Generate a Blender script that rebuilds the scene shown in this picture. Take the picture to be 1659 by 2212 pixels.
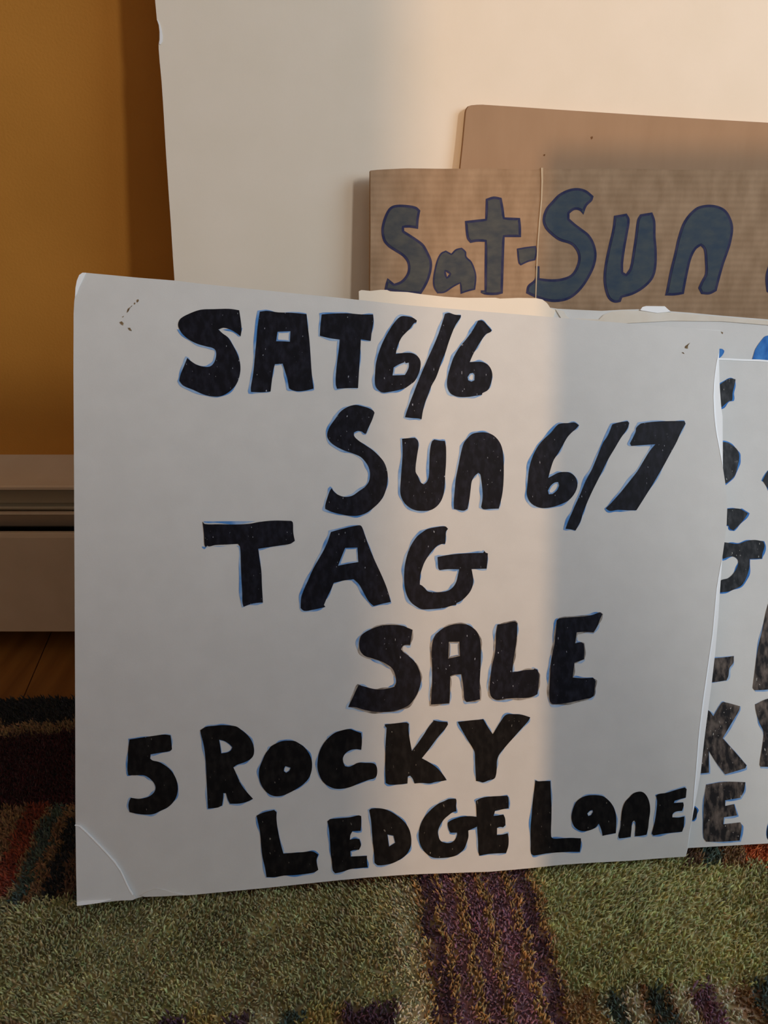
import bpy, math, random
import numpy as np
from math import sin, cos, tan, radians, atan, hypot
from mathutils import Vector
from mathutils.geometry import tessellate_polygon

random.seed(7)
scene = bpy.context.scene
COL = scene.collection
for o in list(bpy.data.objects):
    bpy.data.objects.remove(o, do_unlink=True)

# ---------------------------------------------------------------- camera, light, exposure
F, PITCH, CAMZ = 1660.0, radians(24), 0.504
cam_d = bpy.data.cameras.new('camera')
cam = bpy.data.objects.new('camera', cam_d); COL.objects.link(cam)
cam.location = (0, 0, CAMZ); cam.rotation_euler = (radians(90) - PITCH, 0, 0)
cam_d.sensor_fit = 'HORIZONTAL'; cam_d.sensor_width = 36.0
cam_d.lens = 36.0 * F / 1659.0; cam_d.clip_start = 0.01
scene.camera = cam
vs = scene.view_settings
vs.view_transform = 'Standard'; vs.look = 'None'; vs.gamma = 1; vs.exposure = 0.32; vs.use_curve_mapping = False

WALL_Y, RIGHT_X, LEFT_X, REAR_Y, CEIL = 0.793, 1.45, -1.6, -3.0, 2.4
w = bpy.data.worlds.new('world'); scene.world = w; w.use_nodes = True
w.node_tree.nodes['Background'].inputs[0].default_value = (0.55, 0.72, 1.0, 1)
w.node_tree.nodes['Background'].inputs[1].default_value = 0.5

sd = bpy.data.lights.new('sun', 'SUN'); sd.energy = 0.95; sd.color = (1.0, 0.62, 0.34); sd.angle = radians(1.0)
so = bpy.data.objects.new('sun', sd); COL.objects.link(so)
so.location = (0, -6, 3)
so.rotation_euler = Vector((-0.06, -1.0, 0.36)).to_track_quat('Z', 'Y').to_euler()


def area(name, loc, toward, sx, sy, energy, color):
    d = bpy.data.lights.new(name, 'AREA'); d.shape = 'RECTANGLE'; d.size = sx; d.size_y = sy
    d.energy = energy; d.color = color
    o = bpy.data.objects.new(name, d); COL.objects.link(o); o.location = loc
    o.rotation_euler = (-Vector(toward)).to_track_quat('Z', 'Y').to_euler()
    return o


# daylight standing in the window openings
area('rear_window_daylight', (0.50, REAR_Y + 0.03, 1.45), (0, 1, 0), 1.3, 1.3, 4, (0.90, 0.95, 1.0))
area('side_window_daylight', (RIGHT_X - 0.02, -0.93, 1.40), (-1, 0, 0), 0.20, 0.62, 19, (1.0, 0.95, 0.88))
area('near_window_daylight', (RIGHT_X - 0.02, -0.20, 1.05), (-1, 0, 0), 0.80, 0.90, 11.5, (0.62, 0.82, 1.0))

# ---------------------------------------------------------------- projection helpers (photo measurements -> places in the room)
CP, SP = cos(PITCH), sin(PITCH)


def ray(px, py):
    u = (px - 829.5) / F; v = (py - 1106.0) / F
    return Vector((u, CP - v * SP, -(SP + v * CP)))


def on_floor(px, py, z=0.0145):
    r = ray(px, py); t = (CAMZ - z) / -r.z
    return Vector((0, 0, CAMZ)) + r * t


class Plane:
    """a leaning sheet: foot line through (x0,y0) with a small turn, leaning back by an angle"""
    def __init__(s, x0, y0, z0, turn, lean):
        s.o = Vector((x0, y0, z0))
        s.h = Vector((cos(turn), sin(turn), 0))
        back = Vector((-sin(turn), cos(turn), 0))
        s.v = (Vector((0, 0, 1)) * cos(lean) + back * sin(lean)).normalized()
        s.n = s.h.cross(s.v).normalized()
        if s.n.y > 0: s.n = -s.n

    def at(s, px, py, off=0.0):
        r = ray(px, py); c = Vector((0, 0, CAMZ)); o = s.o + s.n * off
        return c + r * ((o - c).dot(s.n) / r.dot(s.n))


def lin(r, g, b):
    def f(c):
        c /= 255.0
        return c / 12.92 if c <= 0.04045 else ((c + 0.055) / 1.055) ** 2.4
    return (f(r), f(g), f(b), 1.0)


# ---------------------------------------------------------------- materials
def material(name, rgb, rough=0.6, spec=0.3, rgb2=None, scale=(40, 40, 40), lo=0.35, hi=0.65, bump=0.0, bscale=300.0, bstretch=(1, 1, 1), bdist=0.001):
    m = bpy.data.materials.new(name); m.use_nodes = True
    nt = m.node_tree; b = nt.nodes['Principled BSDF']
    b.inputs['Roughness'].default_value = rough
    b.inputs['Specular IOR Level'].default_value = spec
    tc = nt.nodes.new('ShaderNodeTexCoord')
    if rgb2 is None:
        b.inputs['Base Color'].default_value = rgb
    else:
        mp = nt.nodes.new('ShaderNodeMapping'); mp.inputs['Scale'].default_value = scale
        nt.links.new(tc.outputs['Object'], mp.inputs['Vector'])
        n = nt.nodes.new('ShaderNodeTexNoise'); n.inputs['Scale'].default_value = 1.0
        n.inputs['Detail'].default_value = 5
        nt.links.new(mp.outputs[0], n.inputs['Vector'])
        r = nt.nodes.new('ShaderNodeValToRGB')
        r.color_ramp.elements[0].position = lo; r.color_ramp.elements[0].color = rgb
        r.color_ramp.elements[1].position = hi; r.color_ramp.elements[1].color = rgb2
        nt.links.new(n.outputs['Fac'], r.inputs['Fac'])
        nt.links.new(r.outputs['Color'], b.inputs['Base Color'])
    if bump:
        mp2 = nt.nodes.new('ShaderNodeMapping'); mp2.inputs['Scale'].default_value = bstretch
        nt.links.new(tc.outputs['Object'], mp2.inputs['Vector'])
        n2 = nt.nodes.new('ShaderNodeTexNoise'); n2.inputs['Scale'].default_value = bscale; n2.inputs['Detail'].default_value = 3
        nt.links.new(mp2.outputs[0], n2.inputs['Vector'])
        bp = nt.nodes.new('ShaderNodeBump'); bp.inputs['Strength'].default_value = bump; bp.inputs['Distance'].default_value = bdist
        nt.links.new(n2.outputs['Fac'], bp.inputs['Height'])
        nt.links.new(bp.outputs['Normal'], b.inputs['Normal'])
    return m


def ink(name, dark, mid, paper, speck=0.70, stretch=(260, 260, 90)):
    """marker ink: a dark body, brush streaks and small missed flecks of paper"""
    m = bpy.data.materials.new(name); m.use_nodes = True
    nt = m.node_tree; b = nt.nodes['Principled BSDF']
    b.inputs['Roughness'].default_value = 0.5; b.inputs['Specular IOR Level'].default_value = 0.12
    tc = nt.nodes.new('ShaderNodeTexCoord')
    def noise(sc, detail, seed):
        mp = nt.nodes.new('ShaderNodeMapping'); mp.inputs['Scale'].default_value = sc; mp.inputs['Location'].default_value = (seed, seed, seed)
        mp.inputs['Rotation'].default_value = (0, radians(12), 0)
        nt.links.new(tc.outputs['Object'], mp.inputs['Vector'])
        n = nt.nodes.new('ShaderNodeTexNoise'); n.inputs['Scale'].default_value = 1.0; n.inputs['Detail'].default_value = detail
        nt.links.new(mp.outputs[0], n.inputs['Vector'])
        return n
    n1 = noise((stretch[0], stretch[1], stretch[2]), 4, 3.1)
    r1 = nt.nodes.new('ShaderNodeValToRGB')
    r1.color_ramp.elements[0].position = 0.42; r1.color_ramp.elements[0].color = dark
    r1.color_ramp.elements[1].position = 0.74; r1.color_ramp.elements[1].color = mid
    nt.links.new(n1.outputs['Fac'], r1.inputs['Fac'])
    n2 = noise((640, 640, 120), 1, 9.7)
    r2 = nt.nodes.new('ShaderNodeValToRGB')
    r2.color_ramp.elements[0].position = speck; r2.color_ramp.elements[0].color = (0, 0, 0, 1)
    r2.color_ramp.elements[1].position = speck + 0.04; r2.color_ramp.elements[1].color = (1, 1, 1, 1)
    nt.links.new(n2.outputs['Fac'], r2.inputs['Fac'])
    mx = nt.nodes.new('ShaderNodeMix'); mx.data_type = 'RGBA'
    nt.links.new(r2.outputs['Color'], mx.inputs[0]); nt.links.new(r1.outputs['Color'], mx.inputs[6])
    mx.inputs[7].default_value = paper
    nt.links.new(mx.outputs[2], b.inputs['Base Color'])
    return m


def cardboard(name, axis, period, rgb, rgb2, depth):
    m = material(name, rgb, 0.85, 0.15, rgb2, (95, 95, 40) if axis == 'Z' else (40, 40, 14), 0.3, 0.7)
    nt = m.node_tree; b = nt.nodes['Principled BSDF']
    tc = nt.nodes.new('ShaderNodeTexCoord')
    wv = nt.nodes.new('ShaderNodeTexWave'); wv.bands_direction = axis; wv.wave_profile = 'SIN'
    wv.inputs['Scale'].default_value = math.pi / 10.0 / period
    wv.inputs['Distortion'].default_value = 0.5; wv.inputs['Detail'].default_value = 2; wv.inputs['Detail Scale'].default_value = 0.6
    nt.links.new(tc.outputs['Object'], wv.inputs['Vector'])
    n = nt.nodes.new('ShaderNodeTexNoise'); n.inputs['Scale'].default_value = 500
    nt.links.new(tc.outputs['Object'], n.inputs['Vector'])
    ad = nt.nodes.new('ShaderNodeMath'); ad.operation = 'MULTIPLY_ADD'
    nt.links.new(n.outputs['Fac'], ad.inputs[0]); ad.inputs[1].default_value = 0.25; nt.links.new(wv.outputs['Fac'], ad.inputs[2])
    bp = nt.nodes.new('ShaderNodeBump'); bp.inputs['Strength'].default_value = 0.7; bp.inputs['Distance'].default_value = depth
    nt.links.new(ad.outputs[0], bp.inputs['Height']); nt.links.new(bp.outputs['Normal'], b.inputs['Normal'])
    return m


M = {}
M['wall'] = material('mustard_wall_paint', lin(192, 132, 54), 0.75, 0.25, lin(184, 126, 50), (9, 9, 9), bump=0.35, bscale=420, bdist=0.0008)
M['plain'] = material('warm_white_room_paint', lin(205, 190, 165), 0.8)
M['plaster'] = material('white_ceiling_paint', lin(225, 222, 214), 0.9)
M['wood'] = material('oak_floor', lin(140, 96, 46), 0.5, 0.3, lin(112, 72, 32), (60, 5, 60), 0.3, 0.7)
M['metal'] = material('cream_enamel', lin(196, 176, 150), 0.4, 0.4, lin(190, 170, 144), (30, 30, 30))
M['aluminium'] = material('grey_enamel', lin(150, 140, 118), 0.35, 0.5)
M['dark'] = material('dark_heater_inside', lin(40, 34, 28), 0.6)
M['board'] = material('white_board_paper', lin(216, 216, 214), 0.55, 0.3, lin(212, 212, 210), (55, 55, 55), bump=0.12, bscale=900, bdist=0.0003)
M['core'] = material('window_lit_foam_edge', lin(246, 249, 252), 0.5, 0.4)  # white raised and cooled so exposed edges look lit by the window
M['cream_board'] = material('cream_board_paper', lin(240, 230, 214), 0.6, 0.25, lin(237, 227, 210), (20, 20, 20), bump=0.1, bscale=700, bdist=0.0003)
M['warm_board'] = material('warm_white_torn_paper', lin(226, 221, 211), 0.65, 0.2, lin(216, 206, 190), (30, 30, 30))
M['card_front'] = cardboard('corrugated_card_ridged', 'Z', 0.0052, lin(178, 150, 122), lin(156, 129, 102), 0.00024)
M['card_back'] = cardboard('corrugated_card_plain', 'X', 0.0065, lin(172, 143, 116), lin(165, 136, 109), 0.00004)
M['card_edge'] = material('card_edge', lin(120, 84, 52), 0.9)
M['crease'] = material('scuffed_card_crease', lin(205, 186, 158), 0.9)
PAPER = lin(215, 218, 222)
M['ink'] = ink('black_navy_marker', lin(15, 16, 24), lin(34, 35, 47), lin(150, 155, 168), 0.745)
M['ink_black'] = ink('black_marker', lin(11, 11, 14), lin(32, 30, 30), lin(120, 116, 108), 0.755)
M['ink_worn'] = ink('dry_black_marker', lin(36, 34, 36), lin(118, 106, 98), lin(180, 176, 170), 0.72, (240, 240, 28))
M['ink_half'] = ink('streaked_black_marker', lin(26, 29, 34), lin(66, 68, 72), lin(170, 170, 165), 0.74, (240, 240, 28))
M['blue'] = material('blue_marker', lin(80, 138, 205), 0.6, 0.2, lin(176, 200, 226), (70, 70, 70), 0.36, 0.68)
M['blue_strong'] = material('strong_blue_marker', lin(28, 98, 178), 0.6, 0.2, lin(66, 140, 214), (160, 160, 60), 0.35, 0.7)
M['grey_edge'] = material('grey_marker_edge', lin(104, 98, 92), 0.6, 0.2, lin(180, 174, 166), (120, 120, 120), 0.35, 0.68)
M['card_outline'] = material('navy_marker_outline', lin(40, 46, 84), 0.7, 0.2, lin(62, 62, 92), (120, 120, 120))
M['card_fill'] = material('slate_marker_fill', lin(66, 72, 80), 0.7, 0.2, lin(88, 90, 88), (90, 90, 160), 0.3, 0.7)
M['card_fill_blue'] = material('blue_slate_marker_fill', lin(58, 74, 92), 0.7, 0.2, lin(78, 88, 94), (90, 90, 160), 0.3, 0.7)
M['stain'] = material('brown_stain', lin(96, 74, 46), 0.8, 0.2, lin(150, 128, 96), (400, 400, 400))
M['blocker'] = material('walnut_blocker', lin(120, 84, 58), 0.5, 0.3, lin(96, 62, 40), (8, 8, 60))
M['frame'] = material('white_window_paint', lin(232, 230, 224), 0.5)
M['brass'] = material('brass_knob', lin(180, 140, 70), 0.3, 0.6)

gm = bpy.data.materials.new('window_glass'); gm.use_nodes = True
nt = gm.node_tree; nt.nodes.clear()
out = nt.nodes.new('ShaderNodeOutputMaterial'); mixs = nt.nodes.new('ShaderNodeMixShader'); mixs.inputs[0].default_value = 0.06
tr = nt.nodes.new('ShaderNodeBsdfTransparent'); gl = nt.nodes.new('ShaderNodeBsdfGlossy'); gl.inputs['Roughness'].default_value = 0.02
nt.links.new(tr.outputs[0], mixs.inputs[1]); nt.links.new(gl.outputs[0], mixs.inputs[2]); nt.links.new(mixs.outputs[0], out.inputs[0])
M['glass'] = gm


# ---------------------------------------------------------------- object helpers
def base_of(parent):
    return Vector(parent.location) if parent is not None and parent.parent is None else (base_of(parent.parent) if parent is not None else Vector((0, 0, 0)))


def mk(name, verts, faces, mat, parent=None, smooth=False):
    """one mesh object from world-space vertices"""
    b = base_of(parent)
    me = bpy.data.meshes.new(name)
    me.from_pydata([tuple(Vector(v) - b) for v in verts], [], faces)
    me.update()
    if smooth:
        for p in me.polygons: p.use_smooth = True
    if mat is not None: me.materials.append(M[mat])
    o = bpy.data.objects.new(name, me); COL.objects.link(o)
    if parent is not None: o.parent = parent
    return o


def thing(name, loc, label, cat, group=None):
    o = bpy.data.objects.new(name, None); COL.objects.link(o)
    o.location = loc; o.empty_display_size = 0.05
    o['label'] = label; o['category'] = cat
    if group: o['group'] = group
    return o


def struct(o):
    o['kind'] = 'structure'; return o


class MB:
    def __init__(s): s.v = []; s.f = []
    def box(s, x0, x1, y0, y1, z0, z1):
        n = len(s.v)
        s.v += [(x0, y0, z0), (x1, y0, z0), (x1, y1, z0), (x0, y1, z0), (x0, y0, z1), (x1, y0, z1), (x1, y1, z1), (x0, y1, z1)]
        s.f += [tuple(n + i for i in q) for q in ((0, 3, 2, 1), (4, 5, 6, 7), (0, 1, 5, 4), (1, 2, 6, 5), (2, 3, 7, 6), (3, 0, 4, 7))]
        return s
    def sweep_x(s, prof, x0, x1, closed=True):
        """profile of (y,z) swept along x"""
        n = len(s.v); k = len(prof)
        s.v += [(x0, y, z) for y, z in prof] + [(x1, y, z) for y, z in prof]
        for i in range(k if closed else k - 1):
            j = (i + 1) % k
            s.f.append((n + i, n + j, n + k + j, n + k + i))
        if closed:
            s.f.append(tuple(n + i for i in range(k))[::-1]); s.f.append(tuple(n + k + i for i in range(k)))
        return s
    def build(s, name, mat, parent=None, smooth=False):
        return mk(name, s.v, s.f, mat, parent, smooth)


def smooth_poly(pts, corner=48, sub=4):
    """closed outline: soft bends become curves, sharp bends stay corners"""
    n = len(pts); P = [np.array(p, float) for p in pts]; out = []
    def is_corner(i):
        a = P[i] - P[i - 1]; b = P[(i + 1) % n] - P[i]
        c = np.dot(a, b) / (np.linalg.norm(a) * np.linalg.norm(b) + 1e-9)
        return math.degrees(math.acos(max(-1, min(1, c)))) > corner
    C = [is_corner(i) for i in range(n)]
    for i in range(n):
        j = (i + 1) % n; p, q = P[i], P[j]; L = np.linalg.norm(q - p)
        def tan_(k):
            d = P[(k + 1) % n] - P[k - 1]; return d / (np.linalg.norm(d) + 1e-9) * L
        m0 = (q - p) if C[i] else tan_(i)
        m1 = (q - p) if C[j] else tan_(j)
        for s in range(sub):
            t = s / sub; t2 = t * t; t3 = t2 * t
            out.append((2 * t3 - 3 * t2 + 1) * p + (t3 - 2 * t2 + t) * m0 + (-2 * t3 + 3 * t2) * q + (t3 - t2) * m1)
    return out


def area2(P):
    return sum(P[i - 1][0] * P[i][1] - P[i][0] * P[i - 1][1] for i in range(len(P))) / 2


def offset(P, d, shift=(0, 0), wob=0.0, seed=0):
    """grow (d>0) or shrink an outline"""
    s = 1 if area2(P) > 0 else -1
    n = len(P); out = []
    for i in range(n):
        a = P[i] - P[i - 1]; b = P[(i + 1) % n] - P[i]
        na = np.array([a[1], -a[0]]) / (np.linalg.norm(a) + 1e-9); nb = np.array([b[1], -b[0]]) / (np.linalg.norm(b) + 1e-9)
        m = na + nb; l = np.linalg.norm(m)
        m = m / l if l > 0.3 else nb
        k = d * (1 + wob * sin(i * 0.35 + seed) + 0.5 * wob * sin(i * 0.83 + seed * 2.1))
        out.append(P[i] + m * s * k + np.array(shift))
    return out


def flat(name, outline, holes, plane, off, mat, parent):
    """a flat patch of colour lying on a sheet"""
    loops = [outline] + list(holes)
    tri = tessellate_polygon([[Vector((p[0], p[1], 0)) for p in l] for l in loops])
    allp = [p for l in loops for p in l]
    verts = [plane.at(p[0], p[1], off) for p in allp]
    faces = []
    for t in tri:
        a, b, c = (verts[i] for i in t)
        nn = (b - a).cross(c - a)
        if nn.length < 1e-12: continue
        faces.append(tuple(t) if nn.dot(plane.n) > 0 else tuple(t)[::-1])
    return mk(name, verts, faces, mat, parent)


def slab(name, outline, plane, off, thick, mat, parent, back_mat=None):
    """a sheet with real thickness: outline on the front face, carried straight back"""
    tri = tessellate_polygon([[Vector((p[0], p[1], 0)) for p in outline]])
    fr = [plane.at(p[0], p[1], off) for p in outline]
    bk = [v - plane.n * thick for v in fr]
    n = len(fr); faces = []
    for t in tri:
        a, b, c = (fr[i] for i in t)
        t = tuple(t) if (b - a).cross(c - a).dot(plane.n) > 0 else tuple(t)[::-1]
        faces.append(t); faces.append(tuple(i + n for i in t[::-1]))
    ccw = area2(outline) < 0
    for i in range(n):
        j = (i + 1) % n
        q = (i, i + n, j + n, j)
        faces.append(q if ccw else q[::-1])
    return mk(name, fr + bk, faces, mat, parent)


# ---------------------------------------------------------------- the room
floor = struct(MB().box(LEFT_X, RIGHT_X, REAR_Y, WALL_Y, -0.03, -0.012).build('floor', 'wood'))
SEAM_X, SLOPE, PW = -0.3923, -0.161, 0.0826
k0 = -16
for k in range(k0, 30):
    xa = SEAM_X + k * PW
    def sx(y, d): return xa + d + SLOPE * (y - 0.7498)
    g = 0.0006
    q = []
    for (y, d) in ((WALL_Y, g), (WALL_Y, PW - g), (REAR_Y, PW - g), (REAR_Y, g)):
        q.append((min(max(sx(y, d), LEFT_X), RIGHT_X), y))
    if q[1][0] - q[0][0] < 0.02 or q[2][0] - q[3][0] < 0.02: continue
    vv = [(x, y, 0.0) for x, y in q] + [(x, y, -0.012) for x, y in q]
    mk('plank', vv, [(3, 2, 1, 0), (4, 5, 6, 7), (0, 1, 5, 4), (1, 2, 6, 5), (2, 3, 7, 6), (3, 0, 4, 7)], 'wood', floor)

struct(MB().box(LEFT_X - 0.1, RIGHT_X + 0.1, WALL_Y, WALL_Y + 0.1, -0.03, CEIL).build('wall_back', 'wall'))
struct(MB().box(LEFT_X - 0.1, LEFT_X, REAR_Y, WALL_Y, -0.03, CEIL).build('wall_left', 'wall'))
struct(MB().box(LEFT_X - 0.1, RIGHT_X + 0.1, REAR_Y - 0.1, WALL_Y + 0.1, CEIL, CEIL + 0.1).build('ceiling', 'plaster'))
WY0, WY1, WZ0, WZ1 = -1.14, -0.72, 1.02, 1.78
NY0, NY1, NZ0, NZ1 = -0.64, 0.24, 0.56, 1.54
b = MB(); xa, xb = RIGHT_X, RIGHT_X + 0.1
b.box(xa, xb, REAR_Y, WY0, -0.03, CEIL).box(xa, xb, WY1, NY0, -0.03, CEIL).box(xa, xb, NY1, WALL_Y, -0.03, CEIL)
b.box(xa, xb, WY0, WY1, -0.03, WZ0).box(xa, xb, WY0, WY1, WZ1, CEIL)
b.box(xa, xb, NY0, NY1, -0.03, NZ0).box(xa, xb, NY0, NY1, NZ1, CEIL)
struct(b.build('wall_right', 'plain'))
RX0, RX1, RZ0, RZ1 = -0.25, 1.20, 0.75, 2.15
b = MB()
b.box(LEFT_X - 0.1, RX0, REAR_Y - 0.1, REAR_Y, -0.03, CEIL).box(RX1, RIGHT_X + 0.1, REAR_Y - 0.1, REAR_Y, -0.03, CEIL)
b.box(RX0, RX1, REAR_Y - 0.1, REAR_Y, -0.03, RZ0).box(RX0, RX1, REAR_Y - 0.1, REAR_Y, RZ1, CEIL)
struct(b.build('wall_rear', 'plain'))
# side window: sash frame, one upright mullion, panes
b = MB(); t = 0.04; x0, x1 = RIGHT_X + 0.02, RIGHT_X + 0.06
b.box(x0, x1, WY0, WY1, WZ0, WZ0 + t).box(x0, x1, WY0, WY1, WZ1 - t, WZ1)
b.box(x0, x1, WY0, WY0 + t, WZ0 + t, WZ1 - t).box(x0, x1, WY1 - t, WY1, WZ0 + t, WZ1 - t)
MUL = -0.93
b.box(x0, x1, MUL - 0.03, MUL + 0.03, WZ0 + t, WZ1 - t)
win1 = struct(b.build('window_1', 'frame'))
for ya, yb in ((WY0 + t, MUL - 0.03), (MUL + 0.03, WY1 - t)):
    MB().box(x0 + 0.018, x0 + 0.022, ya, yb, WZ0 + t, WZ1 - t).build('pane', 'glass', win1)
b = MB()
b.box(x0, x1, NY0, NY1, NZ0, NZ0 + t).box(x0, x1, NY0, NY1, NZ1 - t, NZ1)
for ya in (NY0, -0.20 - t / 2, NY1 - t): b.box(x0, x1, ya, ya + t, NZ0 + t, NZ1 - t)
win3 = struct(b.build('window_3', 'frame'))
for ya, yb in ((NY0 + t, -0.20 - t / 2), (-0.20 + t / 2, NY1 - t)):
    MB().box(x0 + 0.018, x0 + 0.022, ya, yb, NZ0 + t, NZ1 - t).build('pane', 'glass', win3)
b = MB(); y0, y1 = REAR_Y - 0.06, REAR_Y - 0.02; mid = (RX0 + RX1) / 2
b.box(RX0, RX1, y0, y1, RZ0, RZ0 + t).box(RX0, RX1, y0, y1, RZ1 - t, RZ1)
for xa in (RX0, mid - t / 2, RX1 - t): b.box(xa, xa + t, y0, y1, RZ0 + t, RZ1 - t)
win2 = struct(b.build('window_2', 'frame'))
for xa, xb in ((RX0 + t, mid - t / 2), (mid + t / 2, RX1 - t)):
    MB().box(xa, xb, y0 + 0.018, y0 + 0.022, RZ0 + t, RZ1 - t).build('pane', 'glass', win2)

# ---------------------------------------------------------------- baseboard heater along the wall
def zrow(py, y):
    r = ray(829.5, py); return CAMZ + r.z * (y / r.y)

H0, H1 = LEFT_X + 0.02, 1.2
heater = thing('baseboard_heater', (-0.15, WALL_Y - 0.03, 0.0), 'cream enamelled metal baseboard heater running along the foot of the mustard wall', 'heater')
W = WALL_Y
pr = [(W, zrow(982, W)), (W - 0.030, zrow(1021, W - 0.030)), (W - 0.044, zrow(1040, W - 0.044)), (W - 0.050, zrow(1048, W - 0.050)), (W - 0.0525, zrow(1053, W - 0.0525)),
      (W - 0.0525, zrow(1058, W - 0.0525)), (W - 0.0505, zrow(1058.5, W - 0.0505)), (W - 0.0500, zrow(1051, W - 0.0500)), (W - 0.030, zrow(1027, W - 0.030)), (W, zrow(988, W))]
MB().sweep_x(pr, H0, H1).build('top_cover', 'metal', heater)
MB().box(H0, H1, W - 0.004, W, 0.03, zrow(992, W)).build('back_plate', 'aluminium', heater)
# damper blade hanging in the outlet
yd = W - 0.036
pr = [(yd + 0.006, zrow(1040, yd + 0.006)), (yd, zrow(1086, yd)), (yd - 0.004, zrow(1090, yd - 0.004)), (yd - 0.008, zrow(1094, yd - 0.008)), (yd - 0.009, zrow(1099, yd - 0.009)),
      (yd - 0.006, zrow(1102, yd - 0.006)), (yd - 0.004, zrow(1101, yd - 0.004)), (yd + 0.002, zrow(1086, yd + 0.002)), (yd + 0.008, zrow(1040, yd + 0.008))]
MB().sweep_x(pr, H0, H1).build('damper', 'aluminium', heater)
ye = W - 0.040
pr = [(ye, zrow(1104, ye)), (ye - 0.002, zrow(1110, ye)), (ye, zrow(1113, ye)), (ye + 0.012, zrow(1136, ye + 0.012)), (ye + 0.014, zrow(1136, ye + 0.014)), (ye + 0.002, zrow(1104, ye + 0.002))]
MB().sweep_x(pr, H0, H1).build('louvre', 'metal', heater)
MB().box(H0, H1, W - 0.030, W - 0.006, 0.045, 0.135).build('heating_element', 'dark', heater)
yf = W - 0.060
pr = [(yf + 0.008, zrow(1149, yf + 0.006)), (yf + 0.003, zrow(1150, yf + 0.003)), (yf + 0.0008, zrow(1154, yf)), (yf, zrow(1162, yf)), (yf, zrow(1364, yf)), (yf + 0.002, zrow(1366, yf)),
      (yf + 0.010, zrow(1366, yf) + 0.001), (yf + 0.010, zrow(1366, yf) + 0.003), (yf + 0.0025, zrow(1360, yf)), (yf + 0.0025, zrow(1162, yf)), (yf + 0.008, zrow(1154, yf + 0.006))]
MB().sweep_x(pr, H0, H1).build('front_panel', 'metal', heater)
for xb in (-0.75, 0.15, 0.9):
    MB().box(xb, xb + 0.012, W - 0.056, W, 0.0, 0.12).build('bracket', 'dark', heater)

# ---------------------------------------------------------------- patterned shag rug
PSI = 0.06
cu, su = cos(PSI), sin(PSI)
def rug_xy(u, v): return (u * cu - v * su, u * su + v * cu)
VFAR, VNEAR, UL, UR = 0.6687, -1.1, -0.95, 0.95
rug = thing('area_rug', (*rug_xy(0.05, -0.2), 0.0), 'shaggy patchwork rug in olive green, plum and brown stripes on the wooden floor', 'rug')

RC = {k: np.array(lin(*v)[:3]) for k, v in dict(
    green=(164, 160, 116), green2=(176, 174, 122), purple=(134, 100, 116), dpurple=(88, 64, 78), gold=(164, 134, 92), rust=(150, 92, 56),
    teal=(76, 90, 82), cream=(206, 196, 166), sage=(176, 172, 138), brown=(132, 102, 72), maroon=(58, 26, 30), black=(36, 37, 40), tan=(136, 110, 78),
    red=(124, 58, 40), orange=(182, 94, 54), ochre=(168, 150, 92), dbrown=(92, 68, 52)).items()}


def bands(u, lst, default):
    """pick stripe colours by position across the rug"""
    out = np.tile(RC[default], (len(u), 1))
    for a, b_, c in lst:
        out[(u >= a) & (u < b_)] = RC[c]
    return out


def clump(u, v, cell, amt, seed):
    """smooth random tint, so that neighbouring tufts share a shade"""
    g = np.random.default_rng(seed).uniform(-1, 1, (400, 400))
    a = (u + 1.2) / cell; b_ = (v + 1.4) / cell
    i = np.floor(a).astype(int); j = np.floor(b_).astype(int); fa = a - i; fb = b_ - j
    fa = fa * fa * (3 - 2 * fa); fb = fb * fb * (3 - 2 * fb)
    G = lambda p, q: g[p % 400, q % 400]
    n_ = (G(i, j) * (1 - fa) + G(i + 1, j) * fa) * (1 - fb) + (G(i, j + 1) * (1 - fa) + G(i + 1, j + 1) * fa) * fb
    return 1 + amt * n_


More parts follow.
